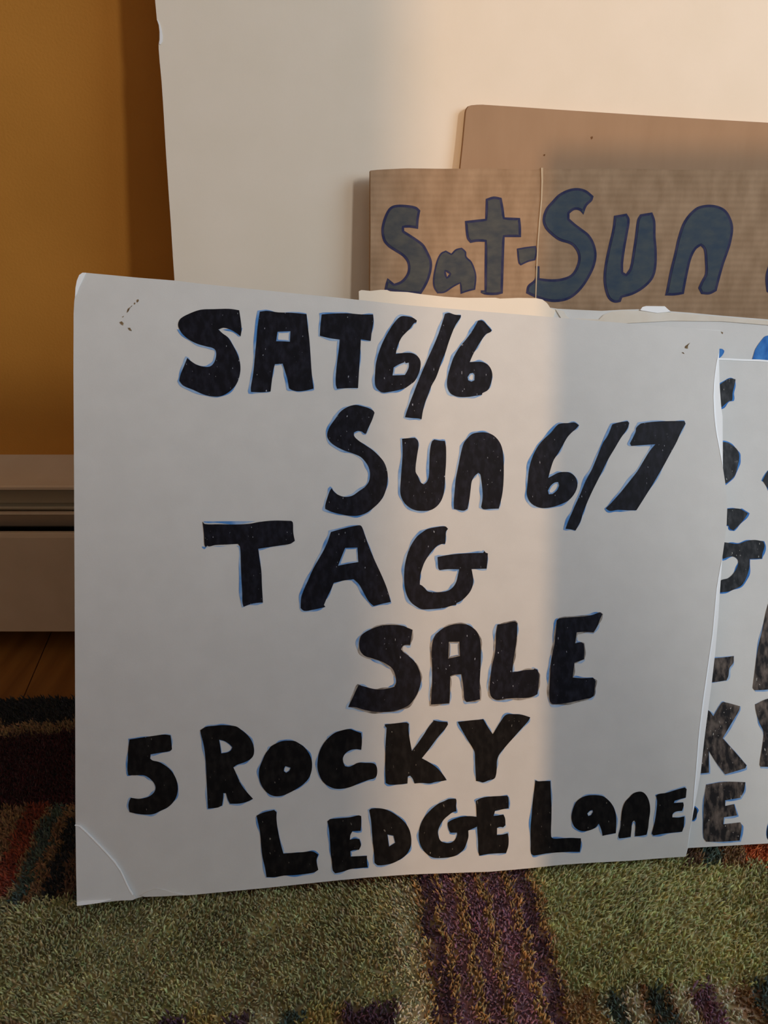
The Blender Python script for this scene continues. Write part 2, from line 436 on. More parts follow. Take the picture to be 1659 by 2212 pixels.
def rug_colour(u, v, rng):
    n = len(u)
    uj = u + rng.normal(0, 0.0012, n) + 0.0015 * np.sin(v * 180 + 1.3) + 0.001 * np.sin(v * 420)
    vj = v + rng.normal(0, 0.0016, n) + 0.0018 * np.sin(u * 150 + 0.7) + 0.0012 * np.sin(u * 390)
    pc, nc = 0.052, 0.139
    col = np.tile(RC['green'], (n, 1))
    col[uj > nc] = RC['green2']  # right block's paler green, lifted further for the light on that side
    # pale edge of the green block beside the plum band
    s = (uj > 0.030) & (uj < 0.049); col[s] = RC['sage']
    # row of stripes nearest the viewer
    low = vj < 0.3285
    lowb = bands(uj, [(-0.9, -0.20, 'brown'), (-0.20, -0.128, 'green'), (-0.128, -0.108, 'dpurple'), (-0.108, -0.083, 'ochre'), (-0.083, -0.068, 'dpurple'), (-0.068, -0.048, 'sage'), (-0.048, -0.032, 'teal'),
                      (-0.032, -0.012, 'ochre'), (-0.012, -0.006, 'brown'), (-0.006, 0.010, 'dpurple'), (0.010, 0.028, 'dpurple'), (0.028, 0.0485, 'cream'),
                      (0.139, 0.143, 'brown'), (0.143, 0.161, 'gold'), (0.161, 0.166, 'sage'), (0.166, 0.177, 'teal'), (0.177, 0.190, 'cream'), (0.190, 0.195, 'brown'),
                      (0.195, 0.206, 'teal'), (0.206, 0.210, 'tan'), (0.210, 0.222, 'cream'), (0.222, 0.225, 'brown'), (0.225, 0.239, 'purple'), (0.239, 0.254, 'cream'),
                      (0.254, 0.266, 'brown'), (0.266, 0.29, 'teal'), (0.29, 0.32, 'ochre'), (0.32, 0.35, 'purple'), (0.35, 0.9, 'sage')], 'brown')
    col[low] = lowb[low]
    # row of stripes behind the green blocks
    mid_ = (vj > np.where((uj > nc) & (uj < 0.262), 0.452, 0.4225)) & (vj < 0.5185)
    midb = bands(uj, [(-0.9, -0.30, 'dpurple'), (-0.30, -0.275, 'brown'), (-0.275, -0.259, 'red'), (-0.259, -0.2545, 'tan'), (-0.2545, -0.2435, 'teal'), (-0.2435, -0.234, 'brown'), (-0.234, -0.221, 'black'),
                      (-0.221, -0.205, 'dbrown'), (-0.205, -0.18, 'teal'), (-0.18, 0.052, 'brown'), (0.139, 0.20, 'ochre'), (0.20, 0.255, 'red'), (0.255, 0.2725, 'dbrown'),
                      (0.2725, 0.279, 'brown'), (0.279, 0.294, 'teal'), (0.294, 0.314, 'brown'), (0.314, 0.345, 'orange'), (0.345, 0.9, 'gold')], 'brown')
    col[mid_] = midb[mid_]
    far = vj >= 0.5185
    col[far] = RC['maroon']
    col[vj > 0.6115] = RC['tan']
    col[vj > 0.6285] = RC['black']
    # plum band with thin gold lines, running through every row
    pb = (uj > pc) & (uj < nc) & (vj < 0.6115)
    col[pb] = RC['purple']
    col[pb & (uj < 0.0635)] = RC['dpurple']; col[pb & (uj > 0.128)] = RC['dpurple']
    gold = np.zeros(n, bool)
    for c, wd in ((0.0668, 0.0022), (0.0835, 0.0030), (0.1005, 0.0028), (0.1213, 0.0034)):
        gold |= pb & (np.abs(uj - c - 0.001 * np.sin(v * 90 + c * 300)) < wd)
    gold |= (np.abs(uj - pc + 0.001) < 0.0022) & (vj < 0.6115)
    gold |= (np.abs(uj - nc - 0.0005) < 0.0024) & (vj < 0.6115)
    col[gold] = RC['gold']
    # every tuft its own tint
    k = np.exp(rng.normal(0, 0.22, n))[:, None]
    tint = 1 + rng.normal(0, 0.07, (n, 3))
    # broad soft wear of the green
    k = k * (clump(u, v, 0.007, 0.20, 5) * clump(u, v, 0.024, 0.14, 6))[:, None]
    return np.clip(col * k * tint * 1.12, 0.002, 0.9), gold, pb


def colour_mesh_material(name, rough):
    m = bpy.data.materials.new(name); m.use_nodes = True
    nt = m.node_tree; b_ = nt.nodes['Principled BSDF']
    a = nt.nodes.new('ShaderNodeAttribute'); a.attribute_name = 'Col'
    nt.links.new(a.outputs['Color'], b_.inputs['Base Color'])
    b_.inputs['Roughness'].default_value = rough; b_.inputs['Specular IOR Level'].default_value = 0.15
    b_.inputs['Sheen Weight'].default_value = 0.15
    return m


M['pile'] = colour_mesh_material('wool_pile', 0.85)


def fast_mesh(name, V, Fc, loops_per, col, parent):
    b_ = np.array(base_of(parent))
    me = bpy.data.meshes.new(name)
    nv, nf = len(V), len(Fc)
    me.vertices.add(nv); me.vertices.foreach_set('co', (V - b_).astype(np.float32).ravel())
    me.loops.add(nf * loops_per); me.loops.foreach_set('vertex_index', Fc.astype(np.int32).ravel())
    me.polygons.add(nf); me.polygons.foreach_set('loop_start', np.arange(0, nf * loops_per, loops_per, dtype=np.int32))
    me.update(calc_edges=True)
    at = me.color_attributes.new('Col', 'FLOAT_COLOR', 'POINT')
    at.data.foreach_set('color', np.concatenate([col, np.ones((nv, 1))], 1).astype(np.float32).ravel())
    me.polygons.foreach_set('use_smooth', np.ones(nf, dtype=bool))
    me.materials.append(M['pile'])
    o = bpy.data.objects.new(name, me); COL.objects.link(o); o.parent = parent
    return o


# woven ground of the rug
rng = np.random.default_rng(3)
nu, nv_ = 200, 160
uu, vv_ = np.meshgrid(np.linspace(UL, UR, nu), np.linspace(VNEAR, VFAR - 0.003, nv_))
uu = uu.ravel(); vv_ = vv_.ravel()
gx, gy = uu * cu - vv_ * su, uu * su + vv_ * cu
inside = gy < WALL_Y - 0.07
col, gold, pb = rug_colour(uu, vv_, rng)
edge = (uu < UL + 1e-6) | (uu > UR - 1e-6) | (vv_ < VNEAR + 1e-6) | (vv_ > VFAR - 0.0031)
V = np.stack([gx, gy, np.where(edge, 0.0005, 0.004)], 1)
idx = np.arange(nu * nv_).reshape(nv_, nu)
Q = np.stack([idx[:-1, :-1], idx[:-1, 1:], idx[1:, 1:], idx[1:, :-1]], -1).reshape(-1, 4)
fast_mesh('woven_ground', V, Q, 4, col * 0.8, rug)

# wool tufts around the signs (uncountable: one object)
sp = 0.00182
ul, ur, v0, v1 = -0.62, 0.62, 0.16, VFAR - 0.001
U, Vv = np.meshgrid(np.arange(ul, ur, sp), np.arange(v0, v1, sp))
U = U.ravel(); Vv = Vv.ravel(); n = len(U)
U = U + rng.uniform(-0.9, 0.9, n) * sp; Vv = Vv + rng.uniform(-0.9, 0.9, n) * sp
col, gold, pb = rug_colour(U, Vv, rng)
hgt = 0.0088 + 0.0014 * np.sin(U * 61 + 2 * np.sin(Vv * 37)) * np.sin(Vv * 53) + rng.normal(0, 0.0012, n)
hgt = hgt + np.where(gold, 0.0012, 0) - np.where(pb & ~gold, 0.0014, 0)
hgt = np.clip(hgt, 0.005, 0.0112)
ang = rng.uniform(0, 2 * np.pi, n); ln = rng.uniform(0.0, 0.0045, n)
flow = 0.0022 * np.sin(U * 17 + 1.1) * np.cos(Vv * 23)
dx = np.cos(ang) * ln + flow; dy = np.sin(ang) * ln - 0.0022
bx, by = U * cu - Vv * su, U * su + Vv * cu
wd = rng.uniform(0.0006, 0.0012, n)
ph = rng.uniform(0, 2 * np.pi, n)
VV = np.zeros((n, 7, 3))
for k in range(3):
    a = ph + k * 2.0944
    VV[:, k] = np.stack([bx + np.cos(a) * wd * 0.8, by + np.sin(a) * wd * 0.8, np.full(n, 0.001)], 1)
    VV[:, 3 + k] = np.stack([bx + np.cos(a) * wd + dx * 0.45, by + np.sin(a) * wd + dy * 0.45, 0.001 + hgt * 0.62], 1)
VV[:, 6] = np.stack([bx + dx, by + dy, 0.001 + hgt], 1)
pat = []
for k in range(3):
    j = (k + 1) % 3
    pat += [(k, j, 3 + j), (k, 3 + j, 3 + k), (3 + k, 3 + j, 6)]
pat = np.array(pat)
FF = (np.arange(n)[:, None, None] * 7 + pat[None]).reshape(-1, 3)
CC = np.repeat(col[:, None, :], 7, 1).reshape(-1, 3)
pile = fast_mesh('pile', VV.reshape(-1, 3), FF, 3, CC, rug)
pile['kind'] = 'stuff'

# ---------------------------------------------------------------- sheets leaning against the wall
# planes, back to front
PF = Plane(0, 0.690, 0.0, 0.0, radians(5.0))          # big white panel
PE = Plane(0, 0.672, 0.0, 0.0, radians(6.2))          # plain cardboard
PD = Plane(0, 0.655, 0.0, 0.0, radians(7.0))          # lettered cardboard
bl, br = on_floor(165, 1956), on_floor(1480, 1851)
turnA = math.atan2(br.y - bl.y, br.x - bl.x)
PA = Plane(bl.x, bl.y, bl.z, turnA, radians(24.0))    # front sign
b1, b2 = on_floor(1484, 1832), on_floor(1659, 1822)
turnB = math.atan2(b2.y - b1.y, b2.x - b1.x)
PB = Plane(b1.x, b1.y + 0.001, b1.z, turnB, radians(26.0))    # sign behind it
PC = Plane(b1.x, b1.y + 0.014, b1.z, turnB * 0.5, radians(28.0))    # cream board behind both


def below(plane, px, z):
    """photo row at which a sheet reaches a given height, at one photo column"""
    lo_, hi_ = 0.0, 2600.0
    for _ in range(50):
        m_ = (lo_ + hi_) / 2
        if plane.at(px, m_).z > z: lo_ = m_
        else: hi_ = m_
    return lo_


# --- big white panel
t = thing('white_panel', PF.at(900, below(PF, 900, 0.0145)), 'large blank white foam panel leaning against the mustard wall behind everything', 'panel')
left = [(335, 0), (337.5, 27), (339, 43), (342.5, 54), (344, 69), (344, 86), (342.5, 95), (343, 108), (345, 134), (349, 176), (352.6, 229), (358.6, 331), (364.7, 422), (369, 482), (373.7, 558), (377, 606)]
lowx = 377 + (below(PF, 420, 0.0145) - 606) * 0.071
outl = [(300, -520)] + [(318, -260)] + left + [(lowx, below(PF, lowx, 0.0145)), (1830, below(PF, 1830, 0.0145)), (1990, -520)]
slab('foam_board', outl, PF, 0.0, 0.005, 'cream_board', t)
flat('dent', [np.array(p) for p in [(338.5, 40), (345.5, 50), (349, 62), (351.5, 78), (351, 90), (347, 96), (343.5, 95), (345, 86), (345, 69), (343.3, 54)]], [], PF, 0.0006, 'core', t)

# --- plain cardboard
t = thing('cardboard_sheet', PE.at(1500, below(PE, 1500, 0.0145)), 'plain brown cardboard sheet with rounded corner, tallest of the two cardboards', 'cardboard')
outl = smooth_poly([(1004.5, 240), (1008, 232), (1018, 227.5), (1042, 226)], 170, 1)
outl = [(1004.5, 240), (1006, 235), (1010, 230), (1018, 227.3), (1030, 226.2), (1042, 226), (1120, 231), (1200, 236.5), (1300, 243), (1400, 249.5), (1530, 257.5), (1659, 265), (1800, 273)]
outl += [(1775, below(PE, 1775, 0.0145)), (985, below(PE, 985, 0.0145)), (990, 420), (992, 366), (998, 310), (1002.5, 262)]
slab('card', outl, PE, 0.0, 0.004, 'card_back', t)
slab('raw_edge', [(1004.5, 240), (1006, 235), (1010, 230), (1012, 229.5), (1008, 236), (1006.6, 242), (1004.6, 262), (1000.2, 310), (994.3, 366), (992, 366), (998, 310), (1002.5, 262)], PE, 0.0003, 0.001, 'card_edge', t)
for q in [[(1276, 296), (1280, 294), (1281, 298), (1278, 301)], [(1175, 333), (1178, 333), (1177, 337), (1174, 336)]]:
    flat('fleck', [np.array(p) for p in q], [], PE, 0.0003, 'card_edge', t)

# --- lettered cardboard
def Zm(x0, y0, s):
    return lambda pts: [(x0 + a / s, y0 + b_ / s) for a, b_ in pts]


def glyph(name, pts, holes, plane, parent, style, corner=48):
    """one hand-drawn character, traced; style sets ink and the marker lines around it"""
    P = smooth_poly(pts, corner); Hs = [smooth_poly(h, 35) for h in holes]
    sd_ = random.random() * 6
    if style == 'card':
        o = flat(name, P, Hs, plane, 0.00018, 'card_outline', parent)
        return o
    body = {'navy': 'ink', 'sale': 'ink', 'black': 'ink_black', 'worn': 'ink_worn', 'half': 'ink_half', 'blue': 'blue_strong'}[style]
    o = flat(name, P, Hs, plane, 0.00036, body, parent)
    if style == 'navy':
        flat('blue_underline', offset(P, 2.3, (-2.6, 0.4), 0.7, sd_), [offset(h, -1.5 * 1, (0, 0)) for h in Hs] if False else [offset(h, -3.0) for h in Hs], plane, 0.00016, 'blue', o)
    elif style == 'sale':
        flat('blue_underline', offset(P, 2.6, (-2.0, 1.2), 0.9, sd_), [offset(h, -4.0) for h in Hs], plane, 0.00016, 'blue', o)
        flat('grey_underline', offset(P, 1.9, (-0.6, 0.8), 0.8, sd_ + 2), [offset(h, -3.0) for h in Hs], plane, 0.00026, 'grey_edge', o)
    elif style == 'black':
        flat('blue_underline', offset(P, 1.5, (-0.8, 0.3), 1.2, sd_), [offset(h, -1.2) for h in Hs], plane, 0.00016, 'blue', o)
    elif style in ('worn', 'half'):
        flat('blue_underline', offset(P, 1.6, (0.8, 0.6), 1.0, sd_), [offset(h, -1.0) for h in Hs], plane, 0.00016, 'blue' if style == 'worn' else 'blue_strong', o)
    return o


t = thing('cardboard_sign', PD.at(1250, below(PD, 1250, 0.0145)), 'corrugated cardboard sign lettered Sat-Sun in dark blue marker with a pale crease', 'sign')
top = [(798, 371), (800, 368.5), (815, 366.8), (845, 365.2), (880, 363.6), (960, 364.6), (1044, 364), (1110, 365.5), (1140, 367.5), (1162, 365.6), (1168, 362.5), (1174, 362.5), (1180, 365), (1230, 365.5), (1306, 364), (1390, 365), (1466, 367), (1540, 366), (1573, 369), (1590, 368.5), (1625, 366.5), (1659, 366.5), (1870, 368)]
outl = top + [(1840, below(PD, 1840, 0.0145)), (797, below(PD, 797, 0.0145)), (797, 640)]
slab('card', outl, PD, 0.0, 0.004, 'card_front', t)
slab('raw_edge', [(798, 371), (800, 369), (800.6, 500), (799.6, 640), (797, 640), (797.4, 500)], PD, 0.0003, 0.001, 'card_edge', t)
cz = [(1168.5, 362.4), (1173, 362.4), (1173, 392), (1171.3, 432), (1167, 480), (1163.5, 522), (1161, 570), (1158.5, 640), (1155.5, 700), (1153.4, 700), (1156.4, 640), (1158.6, 570), (1161, 522), (1164, 480), (1168.3, 432), (1169.4, 392)]
slab('crease', cz, PD, 0.0007, 0.0012, 'crease', t)
z7 = Zm(780, 350, 3.770); z8 = Zm(1120, 380, 3.078)
card_letters = [
    (z7([(240,365),(290,348),(380,350),(450,365),(483,395),(470,470),(465,545),(400,535),(350,535),(352,560),(400,590),(460,630),(510,670),(545,730),(575,800),(578,860),(560,940),(530,1010),(490,1075),(350,1070),(190,1040),(200,990),(215,945),(240,965),(270,990),(320,970),(360,930),(380,880),(375,820),(340,770),(280,730),(220,690),(180,640),(165,560),(175,490),(205,410)]), [], 'card_fill'),
    (z7([(650,740),(690,720),(735,745),(770,710),(820,697),(855,730),(860,770),(900,810),(930,880),(940,940),(930,1040),(870,1055),(810,1075),(805,990),(750,1020),(680,1065),(620,1070),(590,1020),(585,950),(600,860),(620,790)]), [z7([(690,893),(718,912),(700,935)])], 'card_fill'),
    (z7([(1015,300),(1080,280),(1145,292),(1160,370),(1170,450),(1295,455),(1303,530),(1303,612),(1170,612),(1165,750),(1160,900),(1155,1070),(1100,1083),(1010,1080),(975,1065),(975,1045),(1005,1045),(1005,900),(1008,650),(940,650),(890,660),(860,620),(845,480),(930,470),(1010,462)]), [], 'card_fill'),
    (z7([(1268,705),(1340,692),(1425,682),(1432,740),(1420,800),(1360,815),(1300,843),(1280,820)]), [], 'card_fill'),
    (z8([(225,165),(270,120),(330,90),(390,80),(450,95),(500,135),(490,165),(455,200),(432,258),(405,230),(370,228),(340,250),(340,285),(380,320),(420,350),(470,390),(505,450),(520,520),(510,590),(480,660),(430,740),(370,800),(310,830),(220,838),(120,812),(50,780),(60,730),(105,690),(115,650),(112,600),(140,600),(140,680),(220,687),(290,680),(350,655),(385,600),(397,540),(380,490),(345,455),(270,430),(215,390),(175,345),(160,290),(180,220)]), [], 'card_fill_blue'),
    (z8([(635,265),(720,250),(740,290),(728,380),(710,480),(697,580),(697,640),(715,650),(740,610),(760,500),(775,400),(790,290),(810,255),(890,242),(910,300),(912,400),(920,500),(915,620),(890,690),(830,750),(760,790),(690,810),(680,838),(640,843),(600,820),(575,760),(565,680),(575,580),(600,460),(625,350)]), [], 'card_fill_blue'),
    (z8([(1175,215),(1240,193),(1310,195),(1370,220),(1405,265),(1428,340),(1415,440),(1390,520),(1365,590),(1340,680),(1318,765),(1270,788),(1215,785),(1195,745),(1215,700),(1240,650),(1240,570),(1232,490),(1212,465),(1180,490),(1150,550),(1130,630),(1112,720),(1100,785),(1040,795),(975,795),(990,720),(1010,620),(1035,520),(1060,410),(1100,300)]), [], 'card_fill_blue'),
    (z8([(1700,520),(1665,590),(1645,650),(1642,700),(1650,770),(1690,790),(1760,770),(1790,650),(1760,540)]), [], 'card_fill_blue'),
]
for i, (pts, holes, fm) in enumerate(card_letters):
    o = glyph('dash' if i == 3 else 'letter', pts, holes, PD, t, 'card')
    P = smooth_poly(pts, 48)
    d = 3.6 if i in (1, 3) else 5.6
    flat('marker_fill', offset(P, -d), [offset(smooth_poly(h, 35), d * 1.3) for h in holes], PD, 0.00034, fm, o)

# --- cream board with torn top edge
t = thing('torn_board', PC.at(1300, below(PC, 1300, 0.0145)), 'cream white board with torn top edge between cardboard and the front sign', 'board')
top = [(776, 633), (800, 636), (880, 640), (1000, 648), (1100, 656), (1188, 664.5), (1205, 667), (1255, 669.5), (1300, 671.5), (1345, 669), (1380, 668), (1450, 672.5), (1490, 675.5), (1560, 682), (1659, 690), (1800, 701)]
outl = top + [(1770, below(PC, 1770, 0.0145)), (800, below(PC, 800, 0.0145))]
slab('foam_board', outl, PC, 0.0, 0.004, 'board', t)
flap = [(775, 629), (781, 626.5), (800, 628.5), (822, 626), (836, 626.3), (843, 629.5), (880, 631), (910, 635.5), (960, 641), (1000, 643.5), (1070, 643), (1080, 645), (1120, 643.5), (1158, 644), (1172, 647), (1182, 655), (1189, 665.5), (1200, 670), (1192, 700), (1000, 690), (776, 668)]
slab('torn_paper_flap', flap, PC, 0.0012, 0.0016, 'cream_board', t)
slab('torn_tab', [(1383, 670), (1388, 663), (1396, 661), (1436, 661.5), (1443, 668), (1449, 673), (1420, 676)], PC, 0.0014, 0.0012, 'core', t)
slab('torn_paper_strip', [(1200, 668), (1218, 672), (1224, 683), (1232, 689), (1246, 688), (1294, 690), (1304, 680), (1322, 673), (1345, 670.5), (1400, 672), (1452, 675), (1560, 684.5), (1659, 692.5), (1790, 703), (1788, 716), (1659, 702), (1560, 694), (1450, 693), (1320, 700), (1220, 700)], PC, 0.0008, 0.0010, 'warm_board', t)
z1 = Zm(1460, 650, 6.32)
glyph('letter', z1([(500,690),(560,660),(630,655),(662,680),(655,710),(620,760),(570,790),(500,790)]), [], PC, t, 'blue')
glyph('letter', z1([(1190,510),(1225,480),(1300,468),(1420,470),(1400,600),(1330,700),(1250,860),(1020,860),(1055,760),(1090,650)]), [], PC, t, 'blue')

# --- sign behind the front sign
t = thing('sale_sign', PB.at(1640, below(PB, 1640, 0.0145)), 'white sale sign with streaky worn black lettering mostly hidden behind the front sign', 'sign')
outl = [(1180, 756), (1400, 765), (1549, 773.5), (1575, 774), (1600, 775.5), (1640, 776.5), (1659, 778), (1840, 787), (1815, below(PB, 1815, 0.0145)), (1659, 1822), (1484, 1832), (1190, below(PB, 1190, 0.0145))]
slab('foam_board', outl, PB, 0.0, 0.004, 'board', t)
slab('bright_edge', [(1400, 765), (1549, 773.5), (1575, 774), (1600, 775.5), (1640, 776.5), (1659, 778), (1840, 787), (1840, 791), (1659, 782), (1640, 780.5), (1600, 779.5), (1575, 778), (1549, 777), (1400, 768.5)], PB, 0.0004, 0.001, 'core', t)
z2 = Zm(1500, 920, 5.53); z3 = Zm(1450, 1280, 3.687)
for nm, pts, st in [
    ('letter', z1([(565,1170),(650,1105),(740,1058),(815,1070),(800,1150),(775,1260),(770,1350),(752,1368),(735,1362),(690,1395),(625,1455),(600,1350)]), 'half'),
    ('letter', z2([(330,190),(400,200),(450,230),(505,275),(532,330),(535,390),(520,470),(490,580),(440,640),(370,690),(300,690),(250,500),(260,250)]), 'half'),
    ('letter', z2([(395,990),(480,985),(540,990),(565,1000),(640,1045),(590,1120),(520,1200),(470,1248),(430,1230),(410,1190),(330,1180),(300,1000)]), 'half'),
    ('letter', z2([(360,1390),(430,1400),(520,1410),(620,1375),(720,1362),(825,1380),(840,1435),(815,1520),(805,1585),(660,1590),(655,1700),(625,1800),(570,1900),(480,1950),(400,1980),(310,1990),(250,1900),(325,1840),(400,1820),(460,1770),(510,1690),(525,1620),(500,1575),(440,1560),(340,1590),(300,1500)]), 'half'),
    ('letter', z2([(815,650),(879,540),(960,480),(1040,560),(1000,800),(930,810),(879,745)]), 'half'),
    ('letter', z3([(345,522),(430,515),(498,505),(495,560),(465,600),(455,665),(440,700),(330,715),(250,715),(250,530)]), 'worn'),
    ('letter', z3([(770,100),(800,60),(900,60),(900,760),(670,778),(650,760),(665,640),(690,450),(725,300)]), 'worn'),
    ('letter', z3([(300,940),(335,985),(400,880),(420,872),(548,905),(540,940),(480,1040),(410,1160),(500,1260),(600,1375),(590,1400),(430,1448),(370,1370),(300,1260),(300,1435),(180,1445),(180,1000),(250,930)]), 'worn'),
    ('letter', z3([(670,890),(771,845),(900,840),(900,1390),(715,1388),(705,1370),(730,1200),(735,1110),(700,1030),(675,940)]), 'worn'),
    ('letter', z3([(280,1530),(420,1507),(590,1510),(580,1580),(550,1635),(430,1655),(430,1700),(500,1685),(525,1775),(420,1790),(415,1845),(550,1830),(562,1860),(545,1975),(400,1985),(280,1985),(258,1950),(255,1800),(262,1650)]), 'worn'),
    ('letter', z3([(140,1720),(185,1708),(203,1725),(207,1750),(198,1790),(178,1815),(140,1810)]), 'half'),
    ('letter', z3([(771,1860),(820,1800),(850,1980),(790,1985),(765,1950)]), 'half'),
]:
    glyph(nm, pts, [], PB, t, st)

# --- front sign
t = thing('tag_sale_sign', PA.at(820, below(PA, 820, 0.0145)), 'big white sign lettered SAT 6/6 Sun 6/7 TAG SALE standing on the rug', 'sign')
topA = [(183, 589), (248, 595), (300, 600), (377, 606), (440, 613.5), (600, 630), (740, 644), (878, 659), (1033, 672), (1216, 687), (1349, 698), (1480, 709), (1557, 714.5)]
faceR = [(1553.4, 761), (1547.8, 784.5), (1543, 821), (1541.5, 856), (1543, 897), (1547, 932), (1553.8, 967), (1561, 1007), (1567, 1045), (1569.8, 1074), (1571, 1097), (1569.6, 1133), (1565, 1171), (1560.6, 1202), (1554, 1236.5), (1548, 1273), (1539.5, 1369), (1528.7, 1443), (1519, 1510), (1509.7, 1586), (1504, 1660), (1500, 1703), (1497, 1741), (1494, 1775), (1489, 1800), (1485.5, 1831), (1480, 1850.5)]
coreR = [(1556, 714), (1553, 775), (1555, 840), (1558, 880), (1561, 900), (1561.5, 1000), (1562, 1100), (1560.6, 1202), (1555, 1280), (1551.7, 1334), (1545, 1410), (1536.8, 1481), (1530, 1532), (1522, 1592), (1513.7, 1668), (1507, 1708), (1499, 1747), (1491, 1795), (1486, 1832), (1481, 1850)]
botA = [(1440, 1853), (1359, 1859.5), (1290, 1863), (1214, 1868), (1140, 1876), (1059, 1883), (970, 1886), (885, 1889), (800, 1895), (732, 1901.5), (575, 1918), (480, 1927), (407, 1934), (360, 1935), (312, 1936), (297, 1940)]
cornerA = [(286, 1944.5), (250, 1945), (214, 1950), (187, 1954), (166, 1956)]
leftA = [(164.5, 1880), (163, 1783), (162.5, 1560), (161, 1240), (159.8, 1000), (158.6, 800), (159, 678), (160.5, 650), (163.5, 631), (172, 608)]
face = topA + faceR + botA + cornerA + leftA
slab('face_paper', face, PA, 0.0, 0.0010, 'board', t)
slab('foam_core', [(184, 590.5)] + topA[1:-1] + coreR + botA + [(286, 1943), (187, 1953), (167, 1955), (164, 1780), (161, 1000), (160, 690), (166, 634)], PA, -0.0011, 0.0030, 'core', t)
# cut edge of the foam, turned to the window and whitened for its light, shown where the face paper stops short
fy = [p[1] for p in [(1557, 714.5)] + faceR]; fx = [p[0] for p in [(1557, 714.5)] + faceR]
cy = [p[1] for p in coreR]; cx = [p[0] for p in coreR]
for ya, yb in ((772, 1004), (1204, 1752)):
    ys = np.linspace(ya, yb, 26)
    A_ = [PA.at(float(np.interp(y, fy, fx)) - 0.4, y, 0.0002) for y in ys]
    B_ = [PA.at(max(float(np.interp(y, cy, cx)), float(np.interp(y, fy, fx)) + 0.2), y, -0.0060) for y in ys]
    mk('cut_edge', A_ + B_, [(i + 1, i, i + 26, i + 27) for i in range(25)], 'core', t)
# bent lower corner: its own facet, lifted along the crease
class Tilt:
    def __init__(s, a, b_, c):
        s.o = a; s.n = (b_ - a).cross(c - a).normalized()
        if s.n.y > 0: s.n = -s.n
    at = Plane.at
cr = [(163, 1781), (172, 1783), (184, 1793), (200, 1809), (217, 1826), (233, 1843), (248, 1860), (262, 1880), (272, 1902), (280, 1919), (288, 1932)]
ta = PA.at(163, 1781, 0.0016); tb = PA.at(288, 1932, 0.0016); tcn = PA.at(166, 1956, 0.0065)
TL = Tilt(ta, tb, tcn)
slab('bent_corner', cr + [(293, 1940), (286, 1944.5), (270, 1945), (250, 1945.5), (214, 1950.5), (187, 1954), (166, 1956.5), (164.3, 1880)], TL, 0.0, 0.0014, 'board', t)
ridge = cr + [(p[0] - 2.2, p[1] + 2.2) for p in cr[::-1]]
slab('crease_ridge', ridge, TL, 0.0003, 0.0006, 'core', t)  # highlight along the crease put in as a whiter strip
slab('bottom_lip', [(166, 1948), (190, 1946), (214, 1945.5), (240, 1943), (214, 1950.6), (187, 1954.4), (166, 1957)], TL, 0.0008, 0.001, 'core', t)
slab('peeled_edge', [(303, 1934), (318, 1926), (336, 1920), (350, 1921), (372, 1928), (398, 1933), (360, 1936), (312, 1937.5)], PA, 0.0006, 0.001, 'board', t)
TL2 = Tilt(PA.at(183, 589, 0.0), PA.at(163, 634, 0.0), PA.at(160, 592, -0.012))
slab('crushed_corner', [(178, 589), (185, 589), (178, 604), (170, 620), (165, 634), (162, 640), (163, 622), (166, 606), (171, 594)], PA, 0.0005, 0.0008, 'core', t)
for q in [[(295, 648), (299, 646), (300, 650), (296, 654)], [(291, 653), (293, 655), (291, 658), (289, 656)], [(281, 664), (285, 662), (286, 659), (280, 667), (278, 672), (274, 676), (275, 670), (277, 666)], [(264, 684), (268, 682), (267, 684), (265, 686)],
          [(276, 708), (281, 708), (285, 715), (279, 713)], [(258, 696), (263, 694), (267, 698), (266, 703), (261, 700)],
          [(1480, 748), (1484, 745), (1491, 740), (1486, 747), (1486, 753), (1480, 752)], [(1473, 761), (1476, 761), (1479, 764), (1477, 764)], [(1557, 716), (1562, 718), (1561, 722), (1558.5, 720)]]:
    flat('stain', [np.array(p) for p in q], [], PA, 0.0003, 'stain', t)

